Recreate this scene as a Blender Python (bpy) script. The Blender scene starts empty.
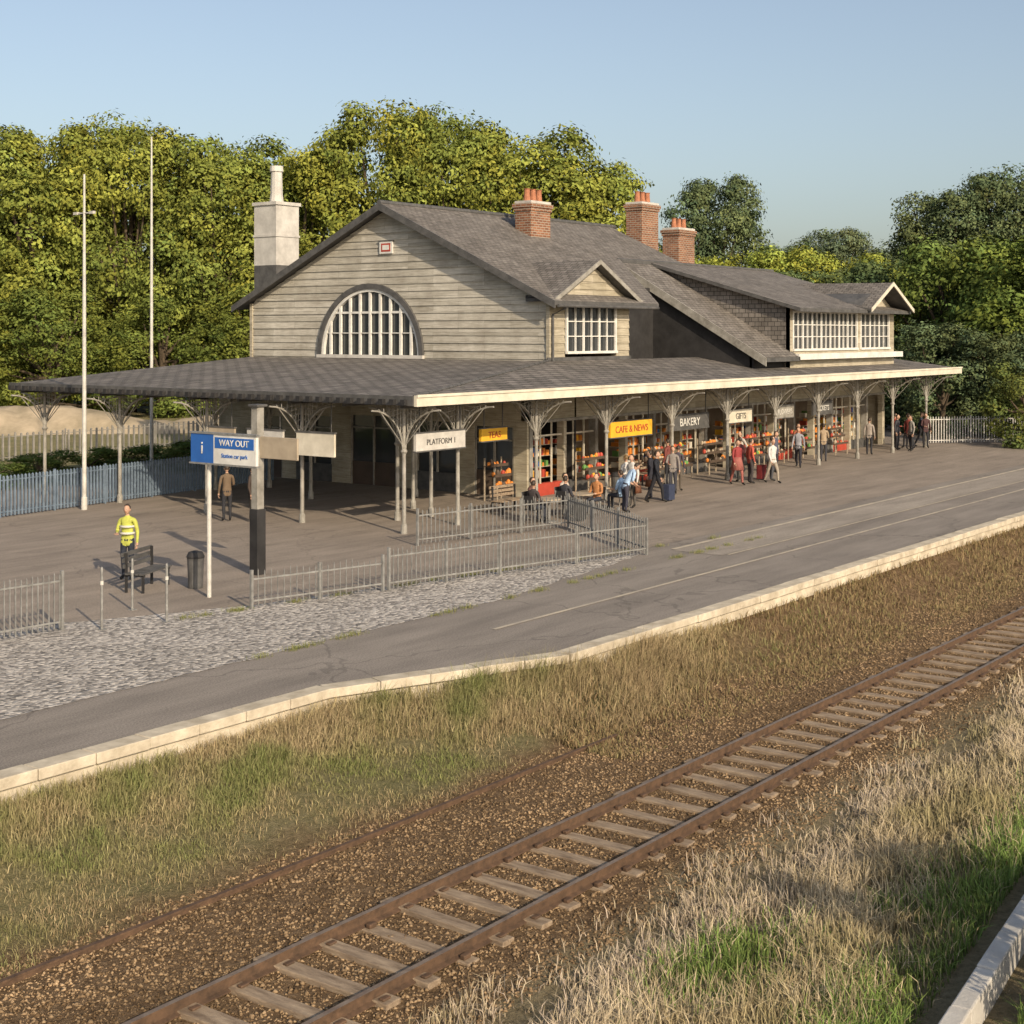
import bpy, math, random
import numpy as np
from mathutils import Vector, Matrix
random.seed(7)
sc=bpy.context.scene
COL=sc.collection
# ---------------------------------------------------------------- materials
def nt(name):
    m=bpy.data.materials.new(name); m.use_nodes=True
    t=m.node_tree; t.nodes.clear()
    o=t.nodes.new('ShaderNodeOutputMaterial'); b=t.nodes.new('ShaderNodeBsdfPrincipled')
    t.links.new(b.outputs[0],o.inputs[0])
    return m,t,b,o
def rgba(c): return (c[0],c[1],c[2],1)
def coord(t,kind,scale=(1,1,1)):
    mp=t.nodes.new('ShaderNodeMapping'); mp.inputs['Scale'].default_value=scale
    if kind=='POS':
        g=t.nodes.new('ShaderNodeNewGeometry'); t.links.new(g.outputs['Position'],mp.inputs[0])
    else:
        g=t.nodes.new('ShaderNodeTexCoord'); t.links.new(g.outputs[kind],mp.inputs[0])
    return mp.outputs[0]
def noise(t,vec,scale,detail=5,rough=.6):
    n=t.nodes.new('ShaderNodeTexNoise'); n.inputs['Scale'].default_value=scale
    n.inputs['Detail'].default_value=detail; n.inputs['Roughness'].default_value=rough
    t.links.new(vec,n.inputs['Vector']); return n.outputs['Fac']
def ramp(t,fac,stops):
    r=t.nodes.new('ShaderNodeValToRGB'); e=r.color_ramp.elements
    while len(e)<len(stops): e.new(.5)
    for i,(p,c) in enumerate(stops):
        e[i].position=p; e[i].color=rgba(c)
    t.links.new(fac,r.inputs[0]); return r.outputs[0]
def mix(t,fac,a,b,mode='MIX'):
    m=t.nodes.new('ShaderNodeMix'); m.data_type='RGBA'; m.blend_type=mode
    if isinstance(fac,(int,float)): m.inputs[0].default_value=fac
    else: t.links.new(fac,m.inputs[0])
    for i,x in ((6,a),(7,b)):
        if isinstance(x,tuple): m.inputs[i].default_value=rgba(x)
        else: t.links.new(x,m.inputs[i])
    return m.outputs[2]
def math_(t,op,a,b=0.0,clamp=False):
    m=t.nodes.new('ShaderNodeMath'); m.operation=op; m.use_clamp=clamp
    for i,x in ((0,a),(1,b)):
        if isinstance(x,(int,float)): m.inputs[i].default_value=x
        else: t.links.new(x,m.inputs[i])
    return m.outputs[0]
def bump(t,b,h,strength=.5,dist=.02):
    n=t.nodes.new('ShaderNodeBump'); n.inputs['Strength'].default_value=strength; n.inputs['Distance'].default_value=dist
    t.links.new(h,n.inputs['Height']); t.links.new(n.outputs[0],b.inputs['Normal'])
def M(name,c1,c2=None,scale=3,rough=.8,bmp=.0,bs=30,metal=0,kind='POS',st=(1,1,1),spec=.3):
    m,t,b,o=nt(name)
    if c2 is None: c2=tuple(x*.75 for x in c1)
    v=coord(t,kind,st)
    f=noise(t,v,scale,6,.65)
    t.links.new(ramp(t,f,[(.32,c2),(.68,c1)]),b.inputs['Base Color'])
    b.inputs['Roughness'].default_value=rough; b.inputs['Metallic'].default_value=metal
    b.inputs['Specular IOR Level'].default_value=spec
    if bmp>0: bump(t,b,noise(t,v,bs,4),bmp,.02)
    return m
def asphalt(name,c1,c2,crack=.3):
    m,t,b,o=nt(name); v=coord(t,'POS')
    vs=coord(t,'POS',(.22,1.3,1))
    big=noise(t,v,.35,6,.65); st=noise(t,vs,1.1,5,.65); fine=noise(t,v,30,5,.8)
    c=ramp(t,big,[(.3,c2),(.7,c1)])
    c=mix(t,.5,c,ramp(t,st,[(.35,tuple(x*.7 for x in c1)),(.65,tuple(min(1,x*1.3) for x in c1))]),'MIX')
    c=mix(t,.7,c,ramp(t,fine,[(.38,(.35,.35,.35)),(.62,(1.0,1.0,1.0))]),'MULTIPLY')
    if crack>0:
        vo=t.nodes.new('ShaderNodeTexVoronoi'); vo.feature='DISTANCE_TO_EDGE'; vo.inputs['Scale'].default_value=.2
        nn=t.nodes.new('ShaderNodeTexNoise'); nn.inputs['Scale'].default_value=1.5; t.links.new(v,nn.inputs['Vector'])
        vv=t.nodes.new('ShaderNodeVectorMath'); vv.operation='ADD'; t.links.new(v,vv.inputs[0]); t.links.new(nn.outputs['Color'],vv.inputs[1])
        t.links.new(vv.outputs[0],vo.inputs['Vector'])
        k=math_(t,'LESS_THAN',vo.outputs['Distance'],.006)
        c=mix(t,math_(t,'MULTIPLY',k,crack),c,(.05,.045,.04))
    t.links.new(c,b.inputs['Base Color']); b.inputs['Roughness'].default_value=.9; b.inputs['Specular IOR Level'].default_value=.2
    bump(t,b,fine,.6,.012); return m
def gravel(name,cols,scale=14,bs=.6):
    m,t,b,o=nt(name); v=coord(t,'POS')
    vo=t.nodes.new('ShaderNodeTexVoronoi'); vo.inputs['Scale'].default_value=scale; t.links.new(v,vo.inputs['Vector'])
    s=t.nodes.new('ShaderNodeSeparateColor'); t.links.new(vo.outputs['Color'],s.inputs[0])
    c=ramp(t,s.outputs[0],[(0,cols[0]),(.5,cols[1]),(1,cols[2])])
    big=noise(t,v,.5,5,.6)
    c=mix(t,.6,c,ramp(t,big,[(.3,(.6,.59,.57)),(.7,(1.0,1.0,1.0))]),'MULTIPLY')
    t.links.new(c,b.inputs['Base Color']); b.inputs['Roughness'].default_value=.92
    h=math_(t,'SUBTRACT',1.0,vo.outputs['Distance'])
    bump(t,b,h,bs,.04); return m
def brickmat(name,c1,c2,mortar,bw,bh,msize=.012,rough=.85,dist=.02,noisec=.5,stain=(.45,.45,.42),streak=0,bstr=.7):
    m,t,b,o=nt(name); v=coord(t,'UV')
    br=t.nodes.new('ShaderNodeTexBrick'); t.links.new(v,br.inputs['Vector'])
    br.inputs['Scale'].default_value=1; br.inputs['Brick Width'].default_value=bw; br.inputs['Row Height'].default_value=bh
    br.inputs['Mortar Size'].default_value=msize; br.inputs['Mortar Smooth'].default_value=.2
    br.inputs['Color1'].default_value=rgba(c1); br.inputs['Color2'].default_value=rgba(c2); br.inputs['Mortar'].default_value=rgba(mortar)
    p=coord(t,'POS'); f=noise(t,p,.9,6,.65)
    c=mix(t,noisec,br.outputs['Color'],ramp(t,f,[(.3,stain),(.65,(1.0,1.0,1.0))]),'MULTIPLY')
    if streak:
        ps=coord(t,'POS',(1,1.2,14) if streak==1 else (3,3,.5)); f2=noise(t,ps,1.4,6,.75)
        c=mix(t,.7,c,ramp(t,f2,[(.35,(.55,.53,.5)),(.6,(1.0,1.0,1.0))]),'MULTIPLY')
    t.links.new(c,b.inputs['Base Color']); b.inputs['Roughness'].default_value=rough; b.inputs['Specular IOR Level'].default_value=.25
    h=math_(t,'ADD',math_(t,'SUBTRACT',1.0,br.outputs['Fac']),math_(t,'MULTIPLY',noise(t,p,25,3),.5))
    bump(t,b,h,bstr,dist); return m
slate=brickmat('slate_roof',(.19,.172,.155),(.29,.262,.235),(.06,.055,.05),.32,.2,.014,.75,.03,.65,(.5,.48,.45),2)
canslate=brickmat('canopy_slate',(.17,.154,.14),(.28,.25,.225),(.05,.047,.043),.6,.34,.03,.75,.05,.6,bstr=1)
brick=brickmat('red_brick',(.36,.16,.085),(.20,.085,.05),(.40,.34,.27),.3,.11,.016,bstr=.8)
siding=brickmat('weathered_boards',(.60,.565,.49),(.45,.42,.355),(.2,.185,.155),2.6,.36,.004,.85,.006,.75,(.58,.56,.53),1)
siding2=brickmat('tan_boards',(.56,.50,.39),(.44,.39,.29),(.2,.18,.15),1.8,.3,.004,.85,.006,.7,(.55,.54,.52),1)
asph=asphalt('asphalt',(.34,.297,.255),(.25,.218,.19))
asph2=asphalt('forecourt_paving',(.39,.325,.265),(.265,.222,.183),.2)
asph3=asphalt('pale_strip',(.43,.375,.315),(.32,.28,.238),0)
grav=gravel('grey_gravel',[(.16,.145,.13),(.40,.36,.32),(.66,.60,.53)],13,.9)
conc=M('concrete_edge',(.66,.58,.45),(.38,.32,.235),2.2,.85,.5,25)
conc2=M('concrete_pale',(.60,.57,.52),(.40,.375,.34),1.6,.85,.4,20)
cream=M('cream_paint',(.72,.66,.54),(.52,.47,.37),1.5,.6,.1,15)
white=M('white_paint',(.75,.73,.68),(.55,.53,.49),2.5,.55)
offw=M('pole_paint',(.60,.58,.53),(.40,.38,.34),2.5,.55)
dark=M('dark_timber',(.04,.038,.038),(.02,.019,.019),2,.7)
darkgrey=M('dark_grey_paint',(.12,.115,.11),(.06,.058,.056),3,.6)
iron=M('grey_iron',(.36,.34,.30),(.18,.165,.14),3,.55)
steel=M('galvanised_steel',(.30,.295,.28),(.17,.165,.155),6,.55,metal=.2)
bluefence=M('blue_grey_fence',(.17,.22,.28),(.09,.12,.16),4,.6)
farfence=M('weathered_fence',(.30,.28,.25),(.18,.17,.15),2,.8)
glass,_t,_b,_o=nt('window_glass'); _b.inputs['Base Color'].default_value=(.035,.04,.045,1); _b.inputs['Roughness'].default_value=.06; _b.inputs['Specular IOR Level'].default_value=.9
_n=noise(_t,coord(_t,'POS'),1.3,2); bump(_t,_b,_n,.15,.05)
rust=M('rusty_rail',(.15,.09,.055),(.07,.045,.03),9,.7,.3,40,.1)
railtop=M('rail_head',(.31,.235,.17),(.19,.13,.09),6,.45,metal=.4)
wood=M('sleeper_wood',(.40,.305,.21),(.17,.12,.08),4,.9,.6,30,st=(3,.6,3))
yellow=M('yellow_sign',(.78,.45,.04),(.68,.36,.03),2,.5)
blue=M('blue_sign',(.03,.13,.42),(.025,.10,.34),2,.4)
red=M('red_paint',(.46,.07,.045),(.33,.05,.03),2,.5)
orange=M('orange_goods',(.75,.27,.05),(.55,.18,.03),2,.6)
green=M('green_goods',(.14,.30,.08),None,2,.6)
skinc=M('skin',(.50,.31,.22),(.42,.25,.17),8,.6)
linep=M('worn_line_paint',(.60,.51,.38),(.35,.305,.25),1.7,.8)
earth=M('pale_earth',(.50,.40,.28),(.24,.20,.13),.5,.95,.8,4)
boardm=M('tan_board',(.45,.37,.27),(.32,.26,.19),2,.7)
_cm={}
def cm(c,r=.8):
    k=tuple(c)
    if k not in _cm: _cm[k]=M('fabric_%d'%len(_cm),k,tuple(x*.7 for x in k),9,r)
    return _cm[k]
gm,t,b,o=nt('ground_soil')
v=coord(t,'POS'); sp=t.nodes.new('ShaderNodeSeparateXYZ'); t.links.new(v,sp.inputs[0])
n1=noise(t,v,.6,6,.65); n2=noise(t,v,9,5,.7); n3=noise(t,v,38,3,.7)
yy=math_(t,'ADD',sp.outputs['Y'],math_(t,'MULTIPLY',math_(t,'SUBTRACT',n1,.5),1.6))
soil=ramp(t,n2,[(.3,(.12,.076,.042)),(.5,(.23,.15,.083)),(.72,(.36,.25,.15))])
soil=mix(t,.7,soil,ramp(t,n3,[(.3,(.35,.35,.35)),(.65,(1.0,1.0,1.0))]),'MULTIPLY')
dry=ramp(t,n2,[(.3,(.17,.135,.075)),(.55,(.30,.24,.14)),(.75,(.38,.31,.19))])
grn=ramp(t,n2,[(.3,(.09,.10,.035)),(.7,(.19,.18,.08))])
f1=math_(t,'SUBTRACT',math_(t,'MULTIPLY',yy,2.0),18.6,True)
f2=math_(t,'SUBTRACT',math_(t,'MULTIPLY',yy,1.5),20.8,True)
xf=math_(t,'SUBTRACT',4.6,math_(t,'MULTIPLY',sp.outputs['X'],.16),True)
f2b=math_(t,'MULTIPLY',f2,xf)
f2c=math_(t,'MAXIMUM',f2b,math_(t,'SUBTRACT',math_(t,'MULTIPLY',sp.outputs['Y'],.5),8.6,True))
c=mix(t,f1,dry,soil); c=mix(t,f2c,c,mix(t,n1,dry,grn))
f3=math_(t,'SUBTRACT',math_(t,'MULTIPLY',sp.outputs['Y'],.1),5.0,True)
c=mix(t,f3,c,mix(t,n1,(.42,.33,.2),(.14,.17,.06)))
t.links.new(c,b.inputs['Base Color']); b.inputs['Roughness'].default_value=.95; b.inputs['Specular IOR Level'].default_value=.1
bump(t,b,math_(t,'ADD',n2,n3),1,.06)
def leafmat(name):
    m=bpy.data.materials.new(name); m.use_nodes=True; t=m.node_tree; t.nodes.clear()
    o=t.nodes.new('ShaderNodeOutputMaterial'); b=t.nodes.new('ShaderNodeBsdfDiffuse'); t.links.new(b.outputs[0],o.inputs[0])
    a=t.nodes.new('ShaderNodeAttribute'); a.attribute_name='Col'
    s=t.nodes.new('ShaderNodeSeparateColor'); t.links.new(a.outputs['Color'],s.inputs[0])
    oi=t.nodes.new('ShaderNodeObjectInfo')
    c=mix(t,s.outputs[1],(.82,1.0,.95),(1.15,1.04,.7))
    c=mix(t,1.0,c,oi.outputs['Color'],'MULTIPLY')
    vm=t.nodes.new('ShaderNodeVectorMath'); vm.operation='SCALE'; t.links.new(c,vm.inputs[0]); t.links.new(s.outputs[0],vm.inputs['Scale'])
    t.links.new(vm.outputs[0],b.inputs['Color'])
    return m
leafm=leafmat('leaves')
bark=M('bark',(.12,.09,.06),(.06,.045,.03),3,.95,.5,20)
def directmat(name):
    m=bpy.data.materials.new(name); m.use_nodes=True; t=m.node_tree; t.nodes.clear()
    o=t.nodes.new('ShaderNodeOutputMaterial'); b=t.nodes.new('ShaderNodeBsdfDiffuse'); t.links.new(b.outputs[0],o.inputs[0])
    a=t.nodes.new('ShaderNodeAttribute'); a.attribute_name='Col'
    t.links.new(a.outputs['Color'],b.inputs['Color'])
    return m
grassm=directmat('grass_blades'); stonem=directmat('ballast_stone')
# ---------------------------------------------------------------- mesh helpers
def empty(name,loc=(0,0,0)):
    e=bpy.data.objects.new(name,None); e.location=loc; COL.objects.link(e); return e
class MB:
    def __init__(s): s.v=[]; s.f=[]; s.m=[]; s.ms=[]
    def mi(s,m):
        if m not in s.ms: s.ms.append(m)
        return s.ms.index(m)
    def add(s,vs,fs,m):
        o=len(s.v); s.v+= [tuple(x) for x in vs]; i=s.mi(m)
        for f in fs: s.f.append([o+k for k in f]); s.m.append(i)
    def box(s,x0,x1,y0,y1,z0,z1,m):
        s.add([(x0,y0,z0),(x1,y0,z0),(x1,y1,z0),(x0,y1,z0),(x0,y0,z1),(x1,y0,z1),(x1,y1,z1),(x0,y1,z1)],
          [(0,3,2,1),(4,5,6,7),(0,1,5,4),(1,2,6,5),(2,3,7,6),(3,0,4,7)],m)
    def obox(s,p,q,w,h0,h1,m):
        p=Vector(p[:2]);q=Vector(q[:2]);d=(q-p).normalized();n=Vector((-d.y,d.x))*w/2
        c=[p-n,q-n,q+n,p+n]
        s.add([(a.x,a.y,h0) for a in c]+[(a.x,a.y,h1) for a in c],[(0,3,2,1),(4,5,6,7),(0,1,5,4),(1,2,6,5),(2,3,7,6),(3,0,4,7)],m)
    def slab(s,pts,th,m,m2=None):
        n=len(pts); lo=[(p[0],p[1],p[2]-th) for p in pts]
        s.add(list(pts)+lo,[tuple(range(n))],m)
        s.add(list(pts)+lo,[tuple(range(2*n-1,n-1,-1))]+[(i,i+n,(i+1)%n+n,(i+1)%n) for i in range(n)],m2 or m)
    def ext(s,pts,d,m):
        n=len(pts); q=[tuple(a+b for a,b in zip(p,d)) for p in pts]
        s.add(list(pts)+q,[tuple(range(n)),tuple(range(2*n-1,n-1,-1))]+[(i,i+n,(i+1)%n+n,(i+1)%n) for i in range(n)],m)
    def tube(s,pts,rad,m,seg=8,cap=True):
        pts=[Vector(p) for p in pts]; n=len(pts)
        if not hasattr(rad,'__len__'): rad=[rad]*n
        vs=[];fs=[]
        for i,p in enumerate(pts):
            d=(pts[min(i+1,n-1)]-pts[max(i-1,0)]).normalized()
            a=d.orthogonal().normalized() if abs(d.z)<.9 else Vector((1,0,0))
            a=(a-d*a.dot(d)).normalized(); bb=d.cross(a)
            for k in range(seg):
                w=2*math.pi*k/seg; vs.append(p+(a*math.cos(w)+bb*math.sin(w))*rad[i])
        for i in range(n-1):
            for k in range(seg):
                k2=(k+1)%seg; fs.append((i*seg+k,i*seg+k2,(i+1)*seg+k2,(i+1)*seg+k))
        if cap: fs+= [tuple(range(seg-1,-1,-1)),tuple((n-1)*seg+k for k in range(seg))]
        s.add(vs,fs,m)
    def sphere(s,c,r,m,nu=12,nv=8,fn=None):
        vs=[];fs=[]
        for j in range(nv+1):
            th=math.pi*j/nv
            for i in range(nu):
                ph=2*math.pi*i/nu
                p=Vector((math.sin(th)*math.cos(ph),math.sin(th)*math.sin(ph),math.cos(th)))
                if fn: p=fn(p)
                vs.append((c[0]+p.x*r[0],c[1]+p.y*r[1],c[2]+p.z*r[2]))
        for j in range(nv):
            for i in range(nu):
                i2=(i+1)%nu; fs.append((j*nu+i,(j+1)*nu+i,(j+1)*nu+i2,j*nu+i2))
        s.add(vs,fs,m)
    def obj(s,name,parent=None,smooth=False,bevel=0,loc=None,rotz=0):
        me=bpy.data.meshes.new(name); me.from_pydata(s.v,[],s.f)
        for m in s.ms: me.materials.append(m)
        me.polygons.foreach_set('material_index',s.m)
        if smooth: me.polygons.foreach_set('use_smooth',[True]*len(s.f))
        me.update(); uv=me.uv_layers.new(name='UVMap')
        for p in me.polygons:
            n=p.normal
            if abs(n.z)>.995: u=Vector((1,0,0))
            else: u=Vector((-n.y,n.x,0)).normalized()
            w=n.cross(u)
            for li in p.loop_indices:
                co=me.vertices[me.loops[li].vertex_index].co
                uv.data[li].uv=(co.dot(u),co.dot(w))
        ob=bpy.data.objects.new(name,me); COL.objects.link(ob)
        if parent: ob.parent=parent
        if loc: ob.location=loc
        ob.rotation_euler=(0,0,rotz)
        if bevel:
            bm=ob.modifiers.new('b','BEVEL'); bm.width=bevel; bm.segments=2; bm.limit_method='ANGLE'
        return ob
def fast(name,V,F,mats,col=None,midx=None):
    me=bpy.data.meshes.new(name); n=len(V); m,k=F.shape
    me.vertices.add(n); me.vertices.foreach_set('co',np.ascontiguousarray(V,dtype=np.float32).ravel())
    me.loops.add(m*k); me.loops.foreach_set('vertex_index',np.ascontiguousarray(F,dtype=np.int32).ravel())
    me.polygons.add(m); me.polygons.foreach_set('loop_start',np.arange(0,m*k,k,dtype=np.int32))
    for a in mats: me.materials.append(a)
    if midx is not None: me.polygons.foreach_set('material_index',np.asarray(midx,dtype=np.int32))
    me.update(calc_edges=True)
    if col is not None:
        ca=me.color_attributes.new('Col','FLOAT_COLOR','POINT')
        cc=np.ones((n,4),dtype=np.float32); cc[:,:3]=col; ca.data.foreach_set('color',cc.ravel())
    return me
def text(parent,name,body,size,loc,rot,m):
    cu=bpy.data.curves.new(name,'FONT'); cu.body=body; cu.size=size; cu.extrude=.006; cu.align_x='CENTER'; cu.align_y='CENTER'
    cu.materials.append(m); ob=bpy.data.objects.new(name,cu); COL.objects.link(ob); ob.location=loc; ob.rotation_euler=rot; ob.parent=parent
R90=math.pi/2
# ---------------------------------------------------------------- ground
def snoise(x,y,s=0):
    return (np.sin(x*.9+1.3*s)*np.cos(y*1.1+s)+np.sin(x*2.3+y*1.7+s*2)*.5+np.sin(x*.37-y*.9+s*3)*.8+np.cos(x*4.1-y*3.3+s)*.3)/2.0
def edg(x): return np.where(x<17.5,17.0,np.where(x>22,15.3,17-(x-17.5)/4.5*1.7))
def gz(x,y):
    x=np.asarray(x,float); y=np.asarray(y,float)
    z=np.full(np.broadcast(x,y).shape,-1.02)
    e=edg(x)
    tt=np.clip((y-13.75)/(e-.1-13.75),0,1); z=z+.66*tt**1.3
    near=(y<9.4); z=z+np.where(near,np.clip((9.4-y)*.06,0,.35)+.05*snoise(x*1.5,y*1.5,2)*np.clip(9.4-y,0,1),0)
    z=z+.012*snoise(x*5,y*5,1)*((y<13.7)&(y>9.4))
    z=np.where(y>e+.6,-.06,z)
    return z
xs=np.concatenate([[-900,-300,-100,-40,-15],np.arange(0,60,.4),np.arange(60,110,2),[130,170,250,400,900,1500]])
ys=np.concatenate([[-900,-300,-80,-20,-5],np.arange(0,19,.3),[20,30,50,80,120,200,400,900,1500]])
GX,GY=np.meshgrid(xs,ys,indexing='ij'); GZ=gz(GX,GY)
V=np.stack([GX,GY,GZ],-1).reshape(-1,3); nx,ny=len(xs),len(ys)
ii,jj=np.meshgrid(np.arange(nx-1),np.arange(ny-1),indexing='ij'); a=(ii*ny+jj).ravel()
F=np.stack([a,a+ny,a+ny+1,a+1],-1)
me=fast('ground',V,F,[gm]); me.polygons.foreach_set('use_smooth',[True]*len(me.polygons)); ob=bpy.data.objects.new('ground',me); COL.objects.link(ob)
P=empty('station_platform')
mb=MB(); top=[(-20,17,0),(17.5,17,0),(22,15.3,0),(110,15.3,0),(110,48,0),(-20,48,0)]
mb.slab(top,1.3,asph,conc); mb.obj('platform_slab',P)
mb=MB()
for (p,q) in (((-20,17.1),(17.5,17.1)),((17.5,17.1),(22,15.4)),((22,15.4),(110,15.4))):
    d=Vector((q[0]-p[0],q[1]-p[1])); L=d.length; n=max(1,int(L/.92)); d/=L
    for i in range(n):
        s0=L*i/n+.006; s1=L*(i+1)/n-.006
        j=random.uniform(-.012,.012)
        mb.obox((p[0]+d.x*s0-d.y*j,p[1]+d.y*s0+d.x*j),(p[0]+d.x*s1-d.y*j,p[1]+d.y*s1+d.x*j),.36,-.12,.03+random.uniform(0,.012),conc)
mb.obj('edge_coping_stones',P,bevel=.012)
def sheet(name,pts,z,m,par):
    mb=MB(); mb.add([(x,y,z) for x,y in pts],[tuple(range(len(pts)))],m); return mb.obj(name,par)
sheet('forecourt_paving',[(-20,25.5),(18,24.7),(21.5,23.3),(28.3,21.8),(33.2,21.2),(110,21.2),(110,47.9),(-20,47.9)],.004,asph2,P)
def wavy(p,q,n,amp,s):
    r=random.Random(s); return [(p[0]+(q[0]-p[0])*i/n+r.uniform(-amp,amp),p[1]+(q[1]-p[1])*i/n+r.uniform(-amp,amp)) for i in range(n)]
sheet('gravel_bed',wavy((-20,19.6),(26,19.7),90,.06,1)+wavy((26,19.7),(33.4,20.7),20,.06,2)+wavy((33.4,20.9),(28.3,22.1),14,.06,3)+wavy((28.3,22.1),(21.5,23.7),16,.06,4)+wavy((21.5,23.7),(18,25.3),10,.06,5)+wavy((18,25.3),(-20,26.4),60,.06,6),.008,grav,P)
sheet('pale_strip',[(34.3,18.9),(110,18.9),(110,20.4),(34.3,20.4)],.008,asph3,P)
for i,(x0,x1,y,w) in enumerate([(23,110,17.75,.10),(34.5,110,20.42,.16),(34.5,110,18.78,.08)]):
    sheet('painted_line_%d'%i,[(x0,y),(x1,y),(x1,y+w),(x0,y+w)],.012,linep,P)
# ---------------------------------------------------------------- tracks
def railprof():
    return [(-.065,0),(.065,0),(.065,.012),(.01,.03),(.01,.11),(.032,.12),(.032,.145),(-.032,.145),(-.032,.12),(-.01,.11),(-.01,.03),(-.065,.012)]
def rail(mb,y,x0,x1,zb,top=None):
    pr=railprof(); n=len(pr)
    xs_=[x0+(x1-x0)*i/40 for i in range(41)]
    vs=[(x,y+a+.012*math.sin(x*.7+y),zb+h) for x in xs_ for a,h in pr]
    fs=[(i*n+k,(i+1)*n+k,(i+1)*n+(k+1)%n,i*n+(k+1)%n) for i in range(40) for k in range(n) if k!=6]
    mb.add(vs,fs+[tuple(range(n))],rust)
    mb.add(vs,[(i*n+6,(i+1)*n+6,(i+1)*n+7,i*n+7) for i in range(40)],top or railtop)
T=empty('railway_track')
mb=MB(); rail(mb,11.62,-5,220,-.995); rail(mb,10.22,-5,220,-.995); mb.obj('rails',T)
mb=MB(); x=2.0
while x<200:
    w=random.uniform(.20,.27); dz=random.uniform(-.025,.01); j=random.uniform(-.06,.06); sk=random.uniform(-.05,.05)
    mb.obox((x-sk,9.97+j),(x+sk,11.9+j),w,-1.15,-.968+dz,wood)
    if x<60:
        for yr in (10.22,11.62):
            for sd in (-1,1): mb.box(x-.06,x+.06,yr+sd*.11-.035,yr+sd*.11+.035,-.968+dz,-.935,rust)
    x+=.66
mb.obj('sleepers',T,bevel=.02)
T2=empty('disused_rail'); mb=MB(); rail(mb,13.6,-5,21,-1.085,rust); mb.obj('buried_rail',T2)
rng=np.random.default_rng(3)
def stones(n,x0,x1,yf,smin,smax,c0,c1,name):
    X=x0+(x1-x0)*rng.random(n)**1.5; Y=yf(n,X); Z=gz(X,Y)
    base=np.array([[1,0,0],[-1,0,0],[0,1,0],[0,-1,0],[0,0,1],[0,0,-1]],float)
    Fo=np.array([[0,2,4],[2,1,4],[1,3,4],[3,0,4],[2,0,5],[1,2,5],[3,1,5],[0,3,5]])
    S=smin+(smax-smin)*rng.random(n)**2.5
    V=base[None]*(S[:,None,None]*(.6+.7*rng.random((n,6,1))))
    V+=rng.normal(0,.25,(n,6,3))*S[:,None,None]
    V[:,:,2]*=.7
    V+=np.stack([X,Y,Z+S*.2],-1)[:,None]
    Fz=(np.arange(n)[:,None,None]*6+Fo[None]).reshape(-1,3)
    k=rng.random((n,1)); c=np.array(c0)*(1-k)+np.array(c1)*k
    c=c*(.85+.25*snoise(X*1.3,Y*2,5))[:,None]
    c=np.repeat(c[:,None],6,1).reshape(-1,3)
    me=fast(name,V.reshape(-1,3),Fz,[stonem],np.clip(c,.02,.6)); ob=bpy.data.objects.new(name,me); COL.objects.link(ob)
stones(120000,4,62,lambda n,X:9.0+rng.random(n)*5.0,.011,.034,(.15,.098,.055),(.42,.295,.175),'track_ballast')
# ---------------------------------------------------------------- grass
def blades(name,X,Y,H,W,C,lean=.35):
    n=len(X); Z=gz(X,Y); Z=np.where((Y>edg(X)),0.01,Z)
    th=rng.random(n)*2*np.pi; d=np.stack([np.cos(th),np.sin(th),0*th],-1)
    t2=rng.random(n)*2*np.pi; s=np.stack([-np.sin(t2),np.cos(t2),0*t2],-1)
    ln=rng.random(n)*lean+.05
    w=np.array([.35,.1,0])
    b=np.stack([X,Y,Z-.02],-1); up=np.array([0,0,1.])
    dd=(d*ln[:,None]+w*.3*rng.random((n,1)))
    mid=b+up*(H*.55)[:,None]+dd*(H*.3)[:,None]; tip=b+up*(H*(1-ln*.4))[:,None]+dd*(H*1.0)[:,None]
    sw=s*W[:,None]
    V=np.stack([b-sw,b+sw,mid-sw*.8,mid+sw*.8,tip-sw*.12,tip+sw*.12],1).reshape(-1,3)
    i=np.arange(n)[:,None]*6
    F=np.concatenate([i+np.array([[0,1,3,2]]),i+np.array([[2,3,5,4]])],0)
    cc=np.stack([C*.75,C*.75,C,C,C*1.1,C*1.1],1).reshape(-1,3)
    me=fast(name,V,F,[grassm],np.clip(cc,0,.85)); ob=bpy.data.objects.new(name,me); COL.objects.link(ob); return ob
GREEN=np.array([.15,.19,.055]); LUSH=np.array([.19,.28,.075]); DRY=np.array([.45,.355,.205]); STRAW=np.array([.58,.485,.33]); OLIVE=np.array([.27,.24,.11]); BROWN=np.array([.29,.21,.125])
def lerp(a,b,k): return a*(1-k[:,None])+b*k[:,None]
def camD(X,Y): return X*.7985+Y*.602
n=260000
X=3+31*rng.random(n)**1.1; e=edg(X)
Y=13.75+(e-13.8)*rng.random(n)**.8
nz=snoise(X*1.1,Y*2.2,1); nz2=snoise(X*2.7,Y*3.1,4); nz3=snoise(X*.6,Y*1.4,6)
keep=(rng.random(n)<np.clip(.36+.55*nz2+ (Y-14.6)*.28,.05,1))
fade=np.clip((29-X)/6,0.04,1); keep&=rng.random(n)<fade
X,Y,nz,nz2,nz3,e=X[keep],Y[keep],nz[keep],nz2[keep],nz3[keep],e[keep]
k=np.clip(.5+.4*nz+rng.normal(0,.25,len(X)),0,1)
C=lerp(OLIVE,DRY,k); bk=np.clip(rng.normal(.15,.35,len(X))-nz3*.3+np.clip((15.2-Y)*.3,0,.5),0,.9); C=lerp(C,BROWN,bk)
gk=np.clip(nz3*1.4+nz2*.6,0,.9)*np.clip(1-rng.random(len(X))*.5,0,1); C=lerp(C,GREEN,gk)
edge=np.clip((Y-(e-2.0))/2.0,0,1)
mid=np.exp(-((X-20.8)/2.9)**2)+.5*np.exp(-((X-24.5)/1.2)**2)
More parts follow.
